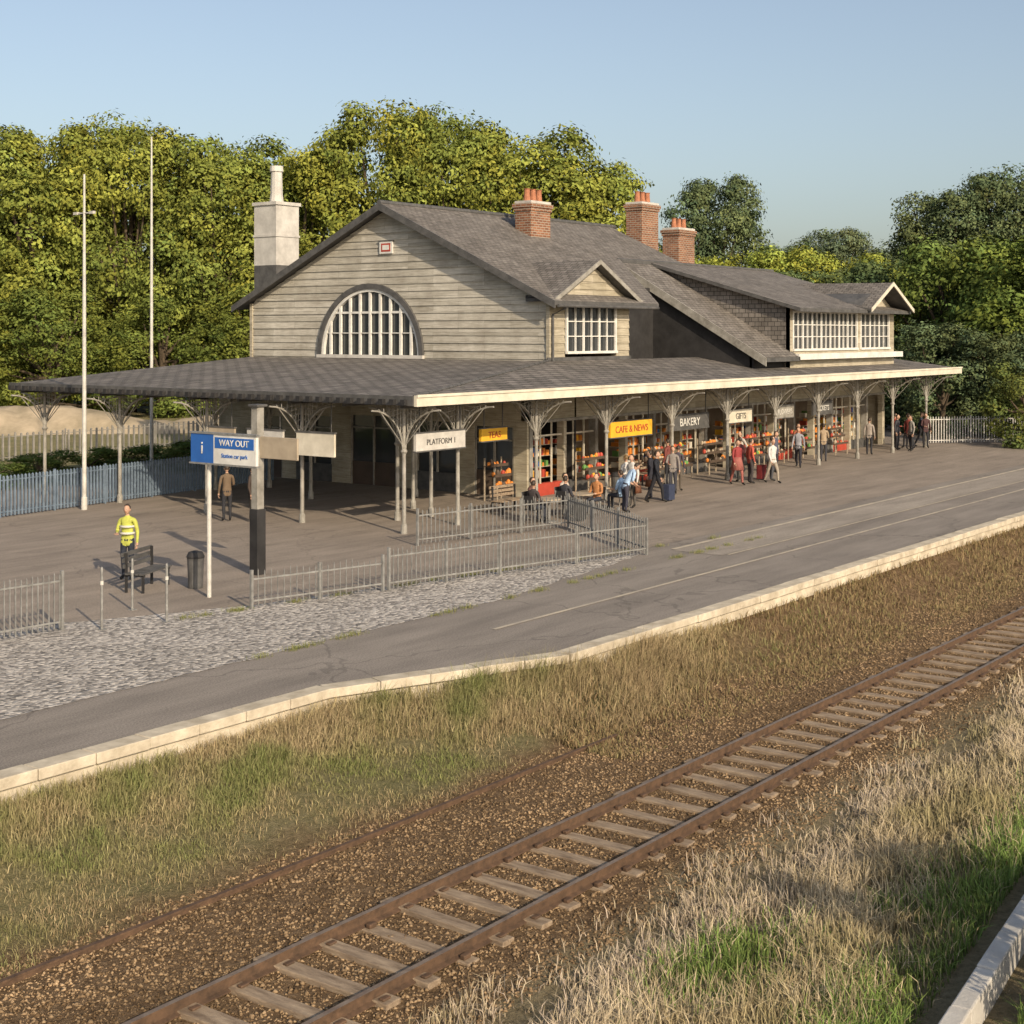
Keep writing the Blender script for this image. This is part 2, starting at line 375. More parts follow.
H=(.06+.17*rng.random(len(X))**1.4)*(.6+.7*edge+1.9*mid*edge)+.05*nz2*edge
H=np.clip(H,.04,1.0)
C=C*(.65+.55*rng.random((len(X),1)))
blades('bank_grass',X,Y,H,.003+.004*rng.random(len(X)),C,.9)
n=90000
X=20+75*rng.random(n)**1.3; Y=12.6+2.7*rng.random(n); nz2=snoise(X*1.7,Y*2.1,7); kp=rng.random(n)<np.clip(.5+.5*nz2,.1,1); X,Y=X[kp],Y[kp]
C=lerp(np.array([.27,.19,.105]),OLIVE*.85,rng.random(len(X))**2)
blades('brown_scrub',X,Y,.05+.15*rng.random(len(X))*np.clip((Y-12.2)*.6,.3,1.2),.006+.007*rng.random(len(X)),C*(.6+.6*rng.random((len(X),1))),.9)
n=520000
X=8+62*rng.random(n)**1.9; Y=1.5+8.1*rng.random(n)
D=camD(X,Y); R=.602*X-.7985*Y
vis=(R/D<.40)&(D>13.6)&((Y>5.5+(X-15)*.1)|(Y<4.5))
X,Y,D=X[vis],Y[vis],D[vis]
nz=snoise(X*.9,Y*1.6,3); nz2=snoise(X*2.9,Y*3.7,9)
kp=rng.random(len(X))<np.clip(.75+.5*nz2-np.clip((Y-8.4)*1.1,0,.85),.03,1); X,Y,D,nz,nz2=X[kp],Y[kp],D[kp],nz[kp],nz2[kp]
gmask=np.clip(1.1*np.exp(-(((X-13.9)/1.0)**2+((Y-7.6)/.5)**2))+np.clip((6.7-Y)*.8+nz*.35+(X>16)*.4-(X-25)*.03*(X>25),0,1),0,.92)
gsel=(rng.random(len(X))<gmask)
C=lerp(DRY,STRAW,np.clip(.5+.5*nz+rng.normal(0,.25,len(X)),0,1)); C=lerp(C,np.array([.45,.36,.30]),np.clip((Y-7.0)*.6,0,.85)*rng.random(len(X)))
C=lerp(C,OLIVE,np.clip(-nz*.7+rng.normal(0,.15,len(X)),0,.7))
G=lerp(GREEN,LUSH,np.clip(.5+.5*nz2+rng.normal(0,.2,len(X)),0,1)); C=np.where(gsel[:,None],G,C)
H=.12+.28*rng.random(len(X))**1.5+.07*nz2; H*=np.where(Y>8.2,.6,1.0); H=np.clip(H,.05,.7)
C=C*(.65+.55*rng.random((len(X),1)))
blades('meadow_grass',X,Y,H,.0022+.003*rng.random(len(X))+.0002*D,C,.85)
# weeds along the coping and gravel edges
n=5000
cx_=rng.random(60)*30+8; ci=rng.integers(0,60,n); X=cx_[ci]+rng.normal(0,.12,n)
yb_=np.where(ci%2==0,19.65,23.9-(cx_[ci]-18)*.17); Y=yb_+rng.normal(0,.07,n)
blades('platform_weeds',X,Y,.04+.10*rng.random(n),.004+0*X,lerp(GREEN,OLIVE,rng.random(n)),.9)
mb=MB(); 
for i in range(7):
    p0=Vector((12.5,4.80))+(Vector((19.5,5.52))-Vector((12.5,4.80)))*i/7; p1=Vector((12.5,4.80))+(Vector((19.5,5.52))-Vector((12.5,4.80)))*(i+.985)/7
    mb.obox(p0,p1,.2,-1.1,-.42+random.uniform(-.01,.01),conc2)
mb.obj('concrete_kerb',None,bevel=.02)
# pale earth bank far left
n1_,n2_=70,16
Vb=[];Fb=[]; rb=random.Random(4)
for i in range(n1_):
    for j in range(n2_):
        u=i/(n1_-1); w=j/(n2_-1)
        px=38+u*38; py=86-u*36
        z=-.1+2.1*math.sin(min(1,w*1.15)*math.pi)**.8 if w*1.15<1 else -.1
        z*= (.65+.35*math.sin(u*9)+.15*math.sin(u*31+w*5)); Vb.append((px+.7*w*9+.4*math.sin(w*9+u*20),py+.72*w*9,z+rb.uniform(-.12,.12)*(0<j<n2_-2)))
for i in range(n1_-1):
    for j in range(n2_-1): a=i*n2_+j; Fb.append((a,a+n2_,a+n2_+1,a+1))
me=bpy.data.meshes.new('earth_bank'); me.from_pydata(Vb,[],Fb); me.materials.append(earth); me.polygons.foreach_set('use_smooth',[True]*len(Fb)); ob=bpy.data.objects.new('earth_bank',me); COL.objects.link(ob)
# ---------------------------------------------------------------- trees
def qtube(p0,p1,p2,r0,r2,seg=6):
    V=[];F=[]; pts=[Vector(p0),Vector(p1),Vector(p2)]; rr=[r0,(r0+r2)/2,r2]
    for i,p in enumerate(pts):
        d=(pts[min(i+1,2)]-pts[max(i-1,0)]).normalized(); a=Vector((1,.1,0)); a=(a-d*a.dot(d)).normalized(); b=d.cross(a)
        for k in range(seg):
            w=2*math.pi*k/seg; V.append(tuple(p+(a*math.cos(w)+b*math.sin(w))*rr[i]))
    for i in range(2):
        for k in range(seg): F.append((i*seg+k,i*seg+(k+1)%seg,(i+1)*seg+(k+1)%seg,(i+1)*seg+k))
    return V,F
def tree_mesh(name,seed,H,R,nl,nt_,nleaf,leaf,cb,flat=.85,spread=.42):
    r=np.random.default_rng(seed)
    L=[];LR=[]
    for i in range(nl):
        tt=(i+.5)/nl; env=R*math.sqrt(max(.05,1-((tt-.42)/.68)**2)); ang=i*2.4+r.normal(0,.4)
        lr=R*r.uniform(.17,.36)*(1 if tt<.8 else .85)
        rad=max(0,env-lr*.8)*r.uniform(.6,1.15)
        z=H*(cb+(1-cb)*tt); z=min(z,H-lr*.8); z=max(z,H*cb+lr*.3)
        L.append((rad*math.cos(ang),rad*math.sin(ang),z)); LR.append(lr)
    L=np.array(L); LR=np.array(LR)
    li=r.integers(0,nl,nt_*3); d=r.normal(size=(nt_*3,3)); d/=np.linalg.norm(d,axis=1)[:,None]
    P=L[li]+d*LR[li][:,None]*r.uniform(.7,1.18,(nt_*3,1))*np.array([1,1,flat])
    dist=np.linalg.norm(P[:,None]-L[None],axis=2)/LR[None]; ok=dist.min(1)>.62
    P=P[ok][:nt_]; d=d[ok][:nt_]; li=li[ok][:nt_]; m=len(P)
    lb=r.uniform(.8,1.12,nl)
    tb=r.uniform(.62,1.2,m)*lb[li]; th=np.clip(r.normal(.5,.18,m)+ (li%5-2)*.09,0,1)
    n=m*nleaf; idx=np.repeat(np.arange(m),nleaf)
    off=r.normal(size=(n,3))
    C=P[idx]+off*spread*np.array([1,1,.6])
    nrm=d[idx]*.75+np.array([0,0,.4])+off*.4+r.normal(size=(n,3))*.42; nrm/=np.linalg.norm(nrm,axis=1)[:,None]
    u=np.cross(nrm,r.normal(size=(n,3))); u/=np.linalg.norm(u,axis=1)[:,None]; v=np.cross(nrm,u)
    s=leaf*r.uniform(.6,1.3,(n,1))
    V=np.stack([C-u*s,C-v*s*.55,C+u*s,C+v*s*.55],1).reshape(-1,3)
    F=(np.arange(n)[:,None]*4+np.arange(4)[None])
    col=np.stack([tb[idx]*r.uniform(.78,1.18,n),th[idx],0*idx],-1); col=np.repeat(col,4,0)
    mi=np.zeros(n,int); TV=[];TF=[]
    def addt(a):
        o=len(V)+len(TV); TV.extend(a[0]); TF.extend([tuple(o+k for k in f) for f in a[1]])
    tr=R*.055+.05
    addt(qtube((0,0,-.3),(R*.03,0,H*.3),(0,R*.03,H*.72),tr*1.25,tr*.3,8))
    for i in range(nl):
        h0=min(H*r.uniform(.18,.5),L[i][2]*.85); c=L[i]
        addt(qtube((0,0,h0),(c[0]*.5,c[1]*.5,(h0+c[2])/2-.03*H),tuple(c),tr*.5,tr*.1,5))
    V=np.concatenate([V,np.array(TV)]); F=np.concatenate([F,np.array(TF)]); col=np.concatenate([col,np.ones((len(TV),3))*.5]); mi=np.concatenate([mi,np.ones(len(TF),int)])
    return fast(name,V,F,[leafm,bark],col,mi)
big=[tree_mesh('big_tree_%d'%i,10+i,20,7.4,38,2000,24,.17,.14,.85,.40) for i in range(4)]
med=[tree_mesh('med_tree_%d'%i,30+i,11,5.4,28,1300,24,.14,.05,.9,.32) for i in range(2)]
small=[tree_mesh('shrub_%d'%i,50+i,3.4,1.9,12,340,20,.075,.04,.9,.16) for i in range(2)]
def tree(name,me,x,y,s,sz,col,rot=None,z=-.1):
    ob=bpy.data.objects.new(name,me); COL.objects.link(ob); ob.location=(x,y,z); ob.scale=(s,s,sz)
    ob.rotation_euler=(0,0,random.uniform(0,6.28) if rot is None else rot); ob.color=rgba(col); return ob
OL=(.25,.262,.068); OL2=(.205,.23,.065); DG=(.13,.165,.08); DG2=(.125,.155,.09); BR=(.29,.31,.075)
k=0
for (x,y,h) in [(61.9,100.5,21),(66.4,94.6,21.3),(70.5,89.1,21.8),(74.6,83.8,20.4),(78.2,78.9,19.6),(81.9,74.1,22.6),(85,69.9,22.3),(88.2,65.7,20.9),(91.0,62.0,18.6),(57,107,21)]:
    tree('broadleaf_tree',big[k%4],x,y,.98+.06*math.sin(k*2),h/20,OL if k%3 else OL2); k+=1
for (x,y,h) in [(75,104,20.5),(84,92,20)]:
    tree('broadleaf_tree',big[k%4],x,y,1.2,h/20,OL2); k+=1
for (x,y,h) in [(58,93,8),(63,88,9),(68.5,83,8.5),(72,76,9),(75,70,9),(81,63,9),(86,58,8),(53,100,8)]:
    tree('understorey_tree',med[k%2],x,y,1.0,h/11,(.17,.195,.055)); k+=1
for (me,x,y,s,h,H0,c) in [(0,102,64,.75,12.6,20,OL2),(1,123.5,68.8,.85,20.6,20,DG2),(2,129,64,.7,14.5,20,DG),(3,167.8,76.4,.9,18.5,20,(.15,.18,.12)),(0,173,70,1.0,17.0,20,(.15,.18,.12)),
      (1,146.8,54.4,1.05,20.0,20,DG2),(2,150.5,49.6,1.1,22.5,20,DG2),(3,155,43.8,1.1,23,20,DG2)]:
    tree('broadleaf_tree',big[me],x,y,s,h/H0,c); k+=1
for (x,y,s,h,c) in [(113.9,64.9,1.1,12.6,BR),(118.1,59.2,1.2,13.2,BR),(121.3,55,1.15,12.8,BR),(108,67,1,11.5,OL),(126,50,1.1,12.0,BR),
      (93.4,34,1.15,11.8,(.15,.19,.06)),(91.4,28.2,1.2,11.8,(.16,.205,.06)),(96.4,38.2,1.1,10.8,DG),(90,21.5,1.2,11.5,(.15,.19,.06)),(100,46,1.1,10.5,DG),(104,52,1.1,10,DG),(86,33,.75,6.5,DG2),(84.5,28,.7,6,DG2)]:
    tree('hedgerow_tree',med[k%2],x,y,s,h/11,c); k+=1
for (x,y,s,c) in [(76.5,24.2,1.3,(.15,.17,.06)),(80,22,1.4,DG),(81,30.5,1.3,DG2),(83,27,1.4,DG2)]:
    tree('shrub',small[k%2],x,y,s,s,c,z=0); k+=1
for i in range(17):
    tree('low_hedge_shrub',small[i%2],24+i*2.3+random.uniform(-.5,.5),50+i*.15+random.uniform(-.5,.5),.95,.33,(.11,.15,.05))
tree('shrub',small[0],14.3,2.6,.66,.8,DG,z=-.8); tree('shrub',small[1],15.7,2.3,.75,.82,DG,z=-.8)  # unseen shrubs, set for the shadow they cast over the foreground grass
# ---------------------------------------------------------------- station building
B=empty('station_building')
XG,Y1,Y2,ZE,ZA,ZB=44.8,32.0,48.2,7.2,11.0,4.3
YM=(Y1+Y2)/2; SL=(ZA-ZE)/(YM-Y1)
mb=MB(); z=ZB; ch=.30
WY,WZ,WR=41.1,5.0,2.75
def ylim(z):
    if z<=ZE: return Y1,Y2
    d=(z-ZE)/SL; return Y1+d,Y2-d
while z<ZA-.02:
    z1=min(z+ch,ZA-.02)
    a0,b0=ylim(z); a1,b1=ylim(z1)
    if z1>WZ and z<WZ+WR:
        h0=max(0,z-WZ); w0=math.sqrt(max(0,WR*WR-h0*h0)); h1=min(WR,z1-WZ); w1=math.sqrt(max(0,WR*WR-h1*h1))
        if z<WZ: w0=WR
        segs=[((a0,a1),(WY-w0,WY-w1)),((WY+w0,WY+w1),(b0,b1))]
    else: segs=[((a0,a1),(b0,b1))]
    for (l,r_) in segs:
        xo=XG-.055+random.uniform(-.008,.008); xi=XG-.012; zj=random.uniform(-.008,.008)
        p=[(xo,l[0],z+zj),(xo,r_[0],z-zj),(xi,r_[1],z1),(xi,l[1],z1)]
        q=[(XG+.15,l[0],z),(XG+.15,r_[0],z),(XG+.15,r_[1],z1),(XG+.15,l[1],z1)]
        mb.add(p+q,[(0,3,2,1),(4,5,6,7),(0,1,5,4),(1,2,6,5),(2,3,7,6),(3,0,4,7)],siding)
    z=z1
mb.box(XG-.1,XG,Y1-.06,Y1+.1,ZB,ZE,siding2); mb.box(XG-.1,XG,Y2-.12,Y2+.03,ZB,ZE,siding2)
mb.obj('gable_wall',B)
mb=MB(); seg=28
def arcp(r,a): return (WY+r*math.cos(a),WZ+r*math.sin(a))
for i in range(seg):
    a0=math.pi*i/seg;a1=math.pi*(i+1)/seg
    for (ro,ri,x0,x1,m) in ((WR+.2,WR-.02,XG-.15,XG-.02,darkgrey),(WR-.02,WR-.14,XG-.09,XG+.05,white)):
        pts=[arcp(ro,a0),arcp(ro,a1),arcp(ri,a1),arcp(ri,a0)]
        mb.ext([(x0,p[0],p[1]) for p in pts],(x1-x0,0,0),m)
mb.box(XG-.18,XG+.05,WY-WR-.2,WY+WR+.2,WZ-.14,WZ-.002,conc2)
for i in range(-4,5):
    y=WY+i*.56; h=math.sqrt(max(0,(WR-.12)**2-(i*.56)**2))
    if h>.2: mb.box(XG-.06,XG+.03,y-.055,y+.055,WZ,WZ+h,white)
for zz,hw in ((.9,.02),(1.75,.045)):
    h=math.sqrt((WR-.12)**2-zz*zz); mb.box(XG-.045,XG+.02,WY-h,WY+h,WZ+zz-hw,WZ+zz+hw,white)
mb.obj('lunette_frame',B)
mb=MB(); mb.add([(XG+.06,WY-WR,WZ-.1),(XG+.06,WY+WR,WZ-.1)]+[(XG+.06,)+arcp(WR-.05,math.pi*i/20) for i in range(21)],[tuple(range(23))],glass); mb.obj('lunette_glass',B)
mb=MB(); mb.box(XG-.12,XG-.055,39.8,40.5,9.15,9.65,white); mb.box(XG-.13,XG-.121,39.9,40.4,9.23,9.57,red); mb.box(XG-.137,XG-.131,39.97,40.33,9.3,9.5,white)
mb.box(XG-.14,XG-.056,39.75,40.55,9.65,9.7,darkgrey); mb.obj('gable_plaque',B)
mb=MB()
mb.box(50.3,56,34.2,34.5,4.3,7.9,dark); mb.box(50.3,50.5,32.2,34.2,4.3,ZE,siding2)  # near-black cladding: the shade of the recess is put into its colour
mb.box(XG+.16,61,47.9,48.2,0,ZE,siding); mb.box(60.8,61,36.5,47.9,4.3,ZE,siding)
mb.ext([(60.8,36.5,ZE),(60.8,47.9,ZE),(60.8,YM,ZA-.3)],(.2,0,0),siding)
mb.obj('upper_walls',B)
mb=MB(); DX0,DX1,DA=44.8,50.3,8.6; DM=(DX0+DX1)/2
dsl=(DA-ZE)/(DM-DX0); z=4.3
while z<DA-.02:
    z1=min(z+.3,DA-.02)
    f=lambda zz:(DX0,DX1) if zz<=ZE else (DX0+(zz-ZE)/dsl,DX1-(zz-ZE)/dsl)
    a0,b0=f(z);a1,b1=f(z1)
    yo=Y1-.05; yi=Y1-.01
    segs=[((a0,a1),(b0,b1))]
    if z1>5.1 and z<7.02: segs=[((a0,a1),(45.75,45.75)),((49.35,49.35),(b0,b1))]
    for l,r_ in segs:
        p=[(l[0],yo,z),(r_[0],yo,z),(r_[1],yi,z1),(l[1],yi,z1)]; q=[(l[0],Y1+.2,z),(r_[0],Y1+.2,z),(r_[1],Y1+.2,z1),(l[1],Y1+.2,z1)]
        mb.add(p+q,[(0,1,2,3),(4,7,6,5),(0,4,5,1),(1,5,6,2),(2,6,7,3),(3,7,4,0)],siding2)
    z=z1
mb.obj('dormer_wall',B)
def window(name,x0,x1,z0,z1,y,nx_,nz_,fr=white,par=B):
    mb=MB()
    mb.box(x0-.1,x1+.1,y-.12,y+.02,z0-.1,z0,fr); mb.box(x0-.1,x1+.1,y-.07,y+.02,z1,z1+.1,fr)
    mb.box(x0-.1,x0,y-.06,y+.02,z0,z1,fr); mb.box(x1,x1+.1,y-.06,y+.02,z0,z1,fr)
    for i in range(1,nx_):
        x=x0+(x1-x0)*i/nx_; w=.045 if i%2==0 else .02; mb.box(x-w,x+w,y-.04,y+.03,z0,z1,fr)
    for i in range(1,nz_):
        z=z0+(z1-z0)*i/nz_; mb.box(x0,x1,y-.032,y+.03,z-.02,z+.02,fr)
    mb.box(x0,x1,y+.05,y+.07,z0,z1,glass)
    mb.obj(name,par)
window('dormer_window',45.9,49.2,5.2,6.92,Y1-.03,6,3)
def slope(mb,x0,x1,ya,za,yb,zb,m,th=.16):
    p=[(x0,ya,za),(x1,ya,za),(x1,yb,zb),(x0,yb,zb)]
    if yb<ya: p=p[::-1]
    mb.slab(p,th,m,darkgrey)
mb=MB(); ov=.65
ze=ZE-ov*SL
zat=lambda y: ZA+.2-(YM-y)*SL
mb.slab([(XG-.55,Y1-ov,zat(Y1-ov)),(51.6,Y1-ov,zat(Y1-ov)),(55.7,35.9,zat(35.9)),(61.4,35.9,zat(35.9)),(61.4,YM,ZA+.2),(XG-.55,YM,ZA+.2)],.16,slate,darkgrey)
slope(mb,XG-.55,61.4,Y2+ov,ze+.2,YM,ZA+.2,slate)
x=XG-.6
while x<61.4: mb.tube([(x,YM,ZA+.2),(x+.44,YM,ZA+.2)],.12,darkgrey,8); x+=.45
mb.obj('main_roof',B)
mb=MB()
for ya in (Y1-ov-.02,Y2+ov+.02):
    p=[(XG-.62,ya,ze-.08),(XG-.62,ya,ze+.2),(XG-.62,YM,ZA+.2),(XG-.62,YM,ZA-.10)]
    mb.ext(p,(.06,0,0),darkgrey)
mb.tube([(XG-.5,Y1-ov-.1,ze+.02),(51.4,Y1-ov-.1,ze+.02)],.06,darkgrey)
mb.tube([(XG+.05,Y1-.12,4.7),(XG+.05,Y1-.12,6.6),(XG+.05,Y1-ov-.08,6.85)],.045,darkgrey)
mb.obj('bargeboards',B)
mb=MB()
yb=Y1+(DA-ZE)/SL+.3
for sgn,xe in ((-1,DX0-.3),(1,DX1+.35)):
    zeD=DA-(abs(DM-xe))*dsl
    p=[(xe,Y1-.45,zeD+.16),(DM,Y1-.45,DA+.16),(DM,yb,DA+.16),(xe,Y1+.9,zeD+.16)]
    if sgn>0: p=p[::-1]
    mb.slab(p,.12,slate,darkgrey)
    q=[(xe,Y1-.49,zeD-.02),(DM,Y1-.49,DA-.02),(DM,Y1-.49,DA+.16),(xe,Y1-.49,zeD+.16)]
    mb.ext(q,(0,.04,0),iron)
mb.obj('dormer_roof',B)
mb=MB(); WX0,WX1=55.6,70.8; RY,RZ=36.0,9.15
mb.slab([(WX0,28.6,4.85),(59.0,28.6,4.85),(59.0,RY,RZ),(WX0,RY,RZ)],.18,slate,darkgrey)
mb.slab([(58.4,28.3,7.0),(66.0,28.3,7.0),(66.0,RY,RZ+.05),(58.4,RY,RZ+.05)],.16,slate,darkgrey)
mb.slab([(66.0,28.3,7.0),(70.9,28.3,7.0),(70.9,RY,RZ+.05),(66.0,RY,RZ+.05)],.16,slate,darkgrey)
mb.slab([(70.9,RY,RZ+.02),(70.9,43.5,5.2),(WX0,43.5,5.2),(WX0,RY,RZ+.02)],.16,slate,darkgrey)
x=WX0
while x<70.8: mb.tube([(x,RY,RZ+.05),(x+.44,RY,RZ+.05)],.1,darkgrey,8); x+=.45
GA=68.1
for sgn,xe in ((-1,65.5),(1,70.7)):
    p=[(xe,28.1,7.05),(GA,28.1,8.35),(GA,33.4,8.4),(xe,29.6,7.3)]
    if sgn>0: p=p[::-1]
    mb.slab(p,.1,slate,darkgrey)
    mb.ext([(xe,28.04,6.9),(GA,28.04,8.2),(GA,28.04,8.38),(xe,28.04,7.08)],(0,.05,0),cream)
mb.ext([(WX0-.08,28.5,4.5),(WX0-.08,RY,8.78),(WX0-.08,RY,9.18),(WX0-.08,28.5,4.86)],(.075,0,0),iron)
mb.obj('wing_roof',B)
mb=MB()
mb.box(58.8,70.4,29,29.2,4.2,5.15,siding2); mb.box(58.8,70.4,29,29.2,6.85,7.05,siding2)
mb.box(58.8,59.1,29,29.2,5.15,6.85,siding2); mb.box(65.9,66.3,29,29.2,5.15,6.85,siding2); mb.box(69.8,70.4,29,29.2,5.15,6.85,siding2)
mb.ext([(65.8,29.02,7.05),(70.3,29.02,7.05),(GA,29.02,8.2)],(0,.15,0),siding2)
mb.add([(58.8,29,4.2),(58.8,36,4.2),(58.8,36,9.0),(58.8,29,7.0)],[(0,1,2,3)],slate)
mb.add([(70.4,29.2,4.2),(70.4,43,4.2),(70.4,43,5.3),(70.4,36,8.9),(70.4,29.2,7.0)],[(0,1,2,3,4)],siding2)
mb.add([(WX0+.2,29.2,4.2),(WX0+.2,36,4.2),(WX0+.2,36,8.9),(WX0+.2,29.2,5.0)],[(0,1,2,3)],dark)  # wing end inside the recess, near-black with its shade in the colour
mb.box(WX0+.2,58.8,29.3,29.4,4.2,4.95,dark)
mb.obj('wing_walls',B)
window('wing_window_band',59.15,65.85,5.2,6.8,29.03,14,3); window('wing_end_window',66.4,69.7,5.2,6.8,29.03,6,3)
mb=MB(); mb.box(58.9,70.6,28.6,29.0,4.72,4.98,white); mb.obj('window_sill_band',B)
potm=M('terracotta',(.45,.19,.10),(.28,.11,.06),5,.8)
def chimney(name,x,y,w,z0,z1,pots=3):
    mb=MB(); h=w/2; dd=h*.6
    mb.box(x-h,x+h,y-dd,y+dd,z0,z1-.45,brick); mb.box(x-h-.05,x+h+.05,y-dd-.05,y+dd+.05,z1-.45,z1-.3,brick)
    mb.box(x-h-.1,x+h+.1,y-dd-.1,y+dd+.1,z1-.3,z1-.12,brick); mb.box(x-h-.02,x+h+.02,y-dd-.02,y+dd+.02,z1-.12,z1,conc2)
    mb.box(x-h-.03,x+h+.03,y-dd-.03,y+dd+.03,max(z0,9.3),max(z0,9.3)+.35,darkgrey) if name.endswith('a') else None
    for i in range(pots):
        px=x-h*.6+i*h*1.2/(pots-1); mb.tube([(px,y,z1),(px,y,z1+.3),(px,y,z1+.5),(px,y,z1+.55)],[.17,.14,.13,.17],potm,10)
    mb.obj(name,B,bevel=.01)
chimney('brick_chimney_a',52.2,38.2,1.45,9.4,11.7); chimney('brick_chimney_b',64.2,40,1.6,6,12.6,3); chimney('brick_chimney_c',71.6,42.2,1.75,5,11.8,3)
mb=MB(); cx,cy,hh_=47.4,49.35,.72
mb.box(cx-hh_,cx+hh_,cy-hh_,cy+hh_,0,9.0,darkgrey); mb.box(cx-hh_,cx+hh_,cy-hh_,cy+hh_,9.0,11.75,conc2); mb.box(cx-hh_-.07,cx+hh_+.07,cy-hh_-.07,cy+hh_+.07,11.75,11.9,conc2); mb.box(cx-hh_-.04,cx+hh_+.04,cy-hh_-.04,cy+hh_+.04,10.3,10.4,conc2)
mb.tube([(cx,cy,11.9),(cx,cy,12.3),(cx,cy,13.3),(cx,cy,13.35),(cx,cy,13.6)],[.34,.29,.26,.32,.3],conc2,12); mb.obj('rendered_chimney',B)
mb=MB(); E0,EY0,EY1,E1=31.6,27.3,46.7,75.0; ze0,zi=4.07,4.85
mb.slab([(E0,EY0,ze0),(E1,EY0,ze0),(72.5,32,zi),(44.8,32,zi)],.1,canslate,darkgrey)
mb.slab([(E0,EY1,ze0),(E0,EY0,ze0),(44.8,32,zi),(44.8,48.2,zi)],.1,canslate,darkgrey)
mb.slab([(E0,EY1,ze0),(44.8,48.2,zi),(46.5,49.2,ze0)],.1,canslate,darkgrey)
mb.slab([(E1,EY0,ze0),(E1,40,ze0),(72.5,40,zi),(72.5,32,zi)],.1,canslate,darkgrey)
mb.box(44.6,50.4,31.93,31.98,4.7,4.98,darkgrey)
for i in range(40):
    u0=i/40;u1=(i+.93)/40
    L=lambda u:(E0+(44.8-E0)*u,EY0+(32-EY0)*u,ze0+(zi-ze0)*u+.01)
    mb.tube([L(u0),L(u1)],.07,darkgrey,6)
mb.obj('canopy_roof',B)
mb=MB()
mb.box(E0-.02,E1+.05,EY0-.1,EY0,3.80,4.12,cream); mb.box(E0-.02,E1+.05,EY0-.14,EY0-.102,4.06,4.14,cream)
mb.box(E1+.0,E1+.1,EY0+.002,40,3.8,4.12,cream)
mb.box(E0-.08,E0,EY0+.002,EY1,3.82,4.10,darkgrey)  # left fascia darker than the front: its shaded side is put into the colour
y=EY0+.2
while y<EY1:
    mb.box(E0-.22,E0-.082,y,y+.16,3.84,4.0,dark); y+=.42
mb.obj('canopy_fascia',B)
mb=MB()
for i in range(9): mb.box(E0+.2,74.5 if i<2 else 42,EY0+.6+i*2.3,EY0+.72+i*2.3,3.72,3.92,darkgrey)
for i in range(26):
    x=32.4+i*1.65; mb.box(x-.04,x+.04,EY0+.1,(31 if x>42 else 46.5),3.921,3.99,darkgrey)
mb.obj('canopy_beams',B)
mb=MB()
def post(mb,x,y,h=3.72,dirs=((1,0),(-1,0),(0,1),(0,-1)),m=iron,r=.065):
    mb.tube([(x,y,0),(x,y,.25),(x,y,.3),(x,y,h)],[r*1.6,r*1.5,r,r*.85],m,10)
    mb.tube([(x,y,2.35),(x,y,2.42),(x,y,2.5)],[r,r*1.7,r],m,10)
    mb.box(x-.14,x+.14,y-.14,y+.14,h-.06,h,m)
    for dx,dy in dirs:
        A=[]
        for k in range(9):
            a=math.pi/2*k/8; A.append((x+dx*(1.35*(1-math.cos(a))+.05),y+dy*(1.35*(1-math.cos(a))+.05),2.45+1.22*math.sin(a)))
        mb.tube(A,.028,m,6)
        for k in (2,3,4,5,6):
            p=A[k]; mb.tube([(x,y,p[2]+.12),p],.012,m,4)
            mb.tube([p,(p[0],p[1],h)],.012,m,4)
        mb.tube([(x+dx*.05,y+dy*.05,2.6),(x+dx*1.1,y+dy*1.1,h-.02)],.015,m,5)
FX=[32.4,34.9,39,43.2,47.7,52,56.2,60.4,64.6,68.8,73.2]
for x in FX: post(mb,x,28.4)
for y in (32.6,37,41.5,45.8): post(mb,32.4,y)
for (x,y) in ((37.2,32.2),(37.2,37),(37.2,42),(36,30.4),(34.6,30.6),(40,34.5),(39,41)): post(mb,x,y,dirs=((0,1),(0,-1)))
mb.obj('canopy_columns',B)
mb=MB(); GX_=42.0
ops=[(31.6,33.4,0,2.5),(34.2,36.2,.7,2.6),(37.2,39.6,0,2.7),(40.6,42.6,.7,2.6),(43.4,45.2,0,2.5)]
yc=31.0
for (a,b_,z0,z1) in ops:
    mb.box(GX_,GX_+.25,yc,a,0,4.3,siding2); mb.box(GX_,GX_+.25,a,b_,z1,4.3,siding2)
    if z0>0: mb.box(GX_,GX_+.25,a,b_,0,z0,darkgrey)
    yc=b_
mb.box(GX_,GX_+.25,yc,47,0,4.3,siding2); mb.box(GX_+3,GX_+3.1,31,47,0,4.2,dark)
mb.box(GX_,44.8,46.99,47.2,0,4.3,siding2)
mb.obj('concourse_wall',B)
mb=MB(); doorp=M('door_paint',(.10,.07,.05),None,2,.6)
for (a,b_,z0,z1) in ops:
    w=(b_-a)
    for yy_ in (a,a+w/2-.03,b_-.06): mb.box(GX_+.02,GX_+.1,yy_,yy_+.06,z0,z1,iron)
    mb.box(GX_+.02,GX_+.1,a,b_,z1-.5,z1-.44,iron); mb.box(GX_+.12,GX_+.14,a,b_,z0+(.9 if z0==0 else 0),z1,glass)
    if z0==0: mb.box(GX_+.06,GX_+.12,a+.06,b_-.06,0,.9,doorp)
mb.obj('concourse_doors',B)
SY=31.0; mb=MB(); gd=MB(); rnd=random.Random(5)
goods=[orange,yellow,red,white,green,blue,cream,orange,red,orange]
mb.box(42,74,SY,SY+.25,2.75,4.35,siding2)
bays=[(42.2+i*2.1,42.2+(i+1)*2.1) for i in range(15)]
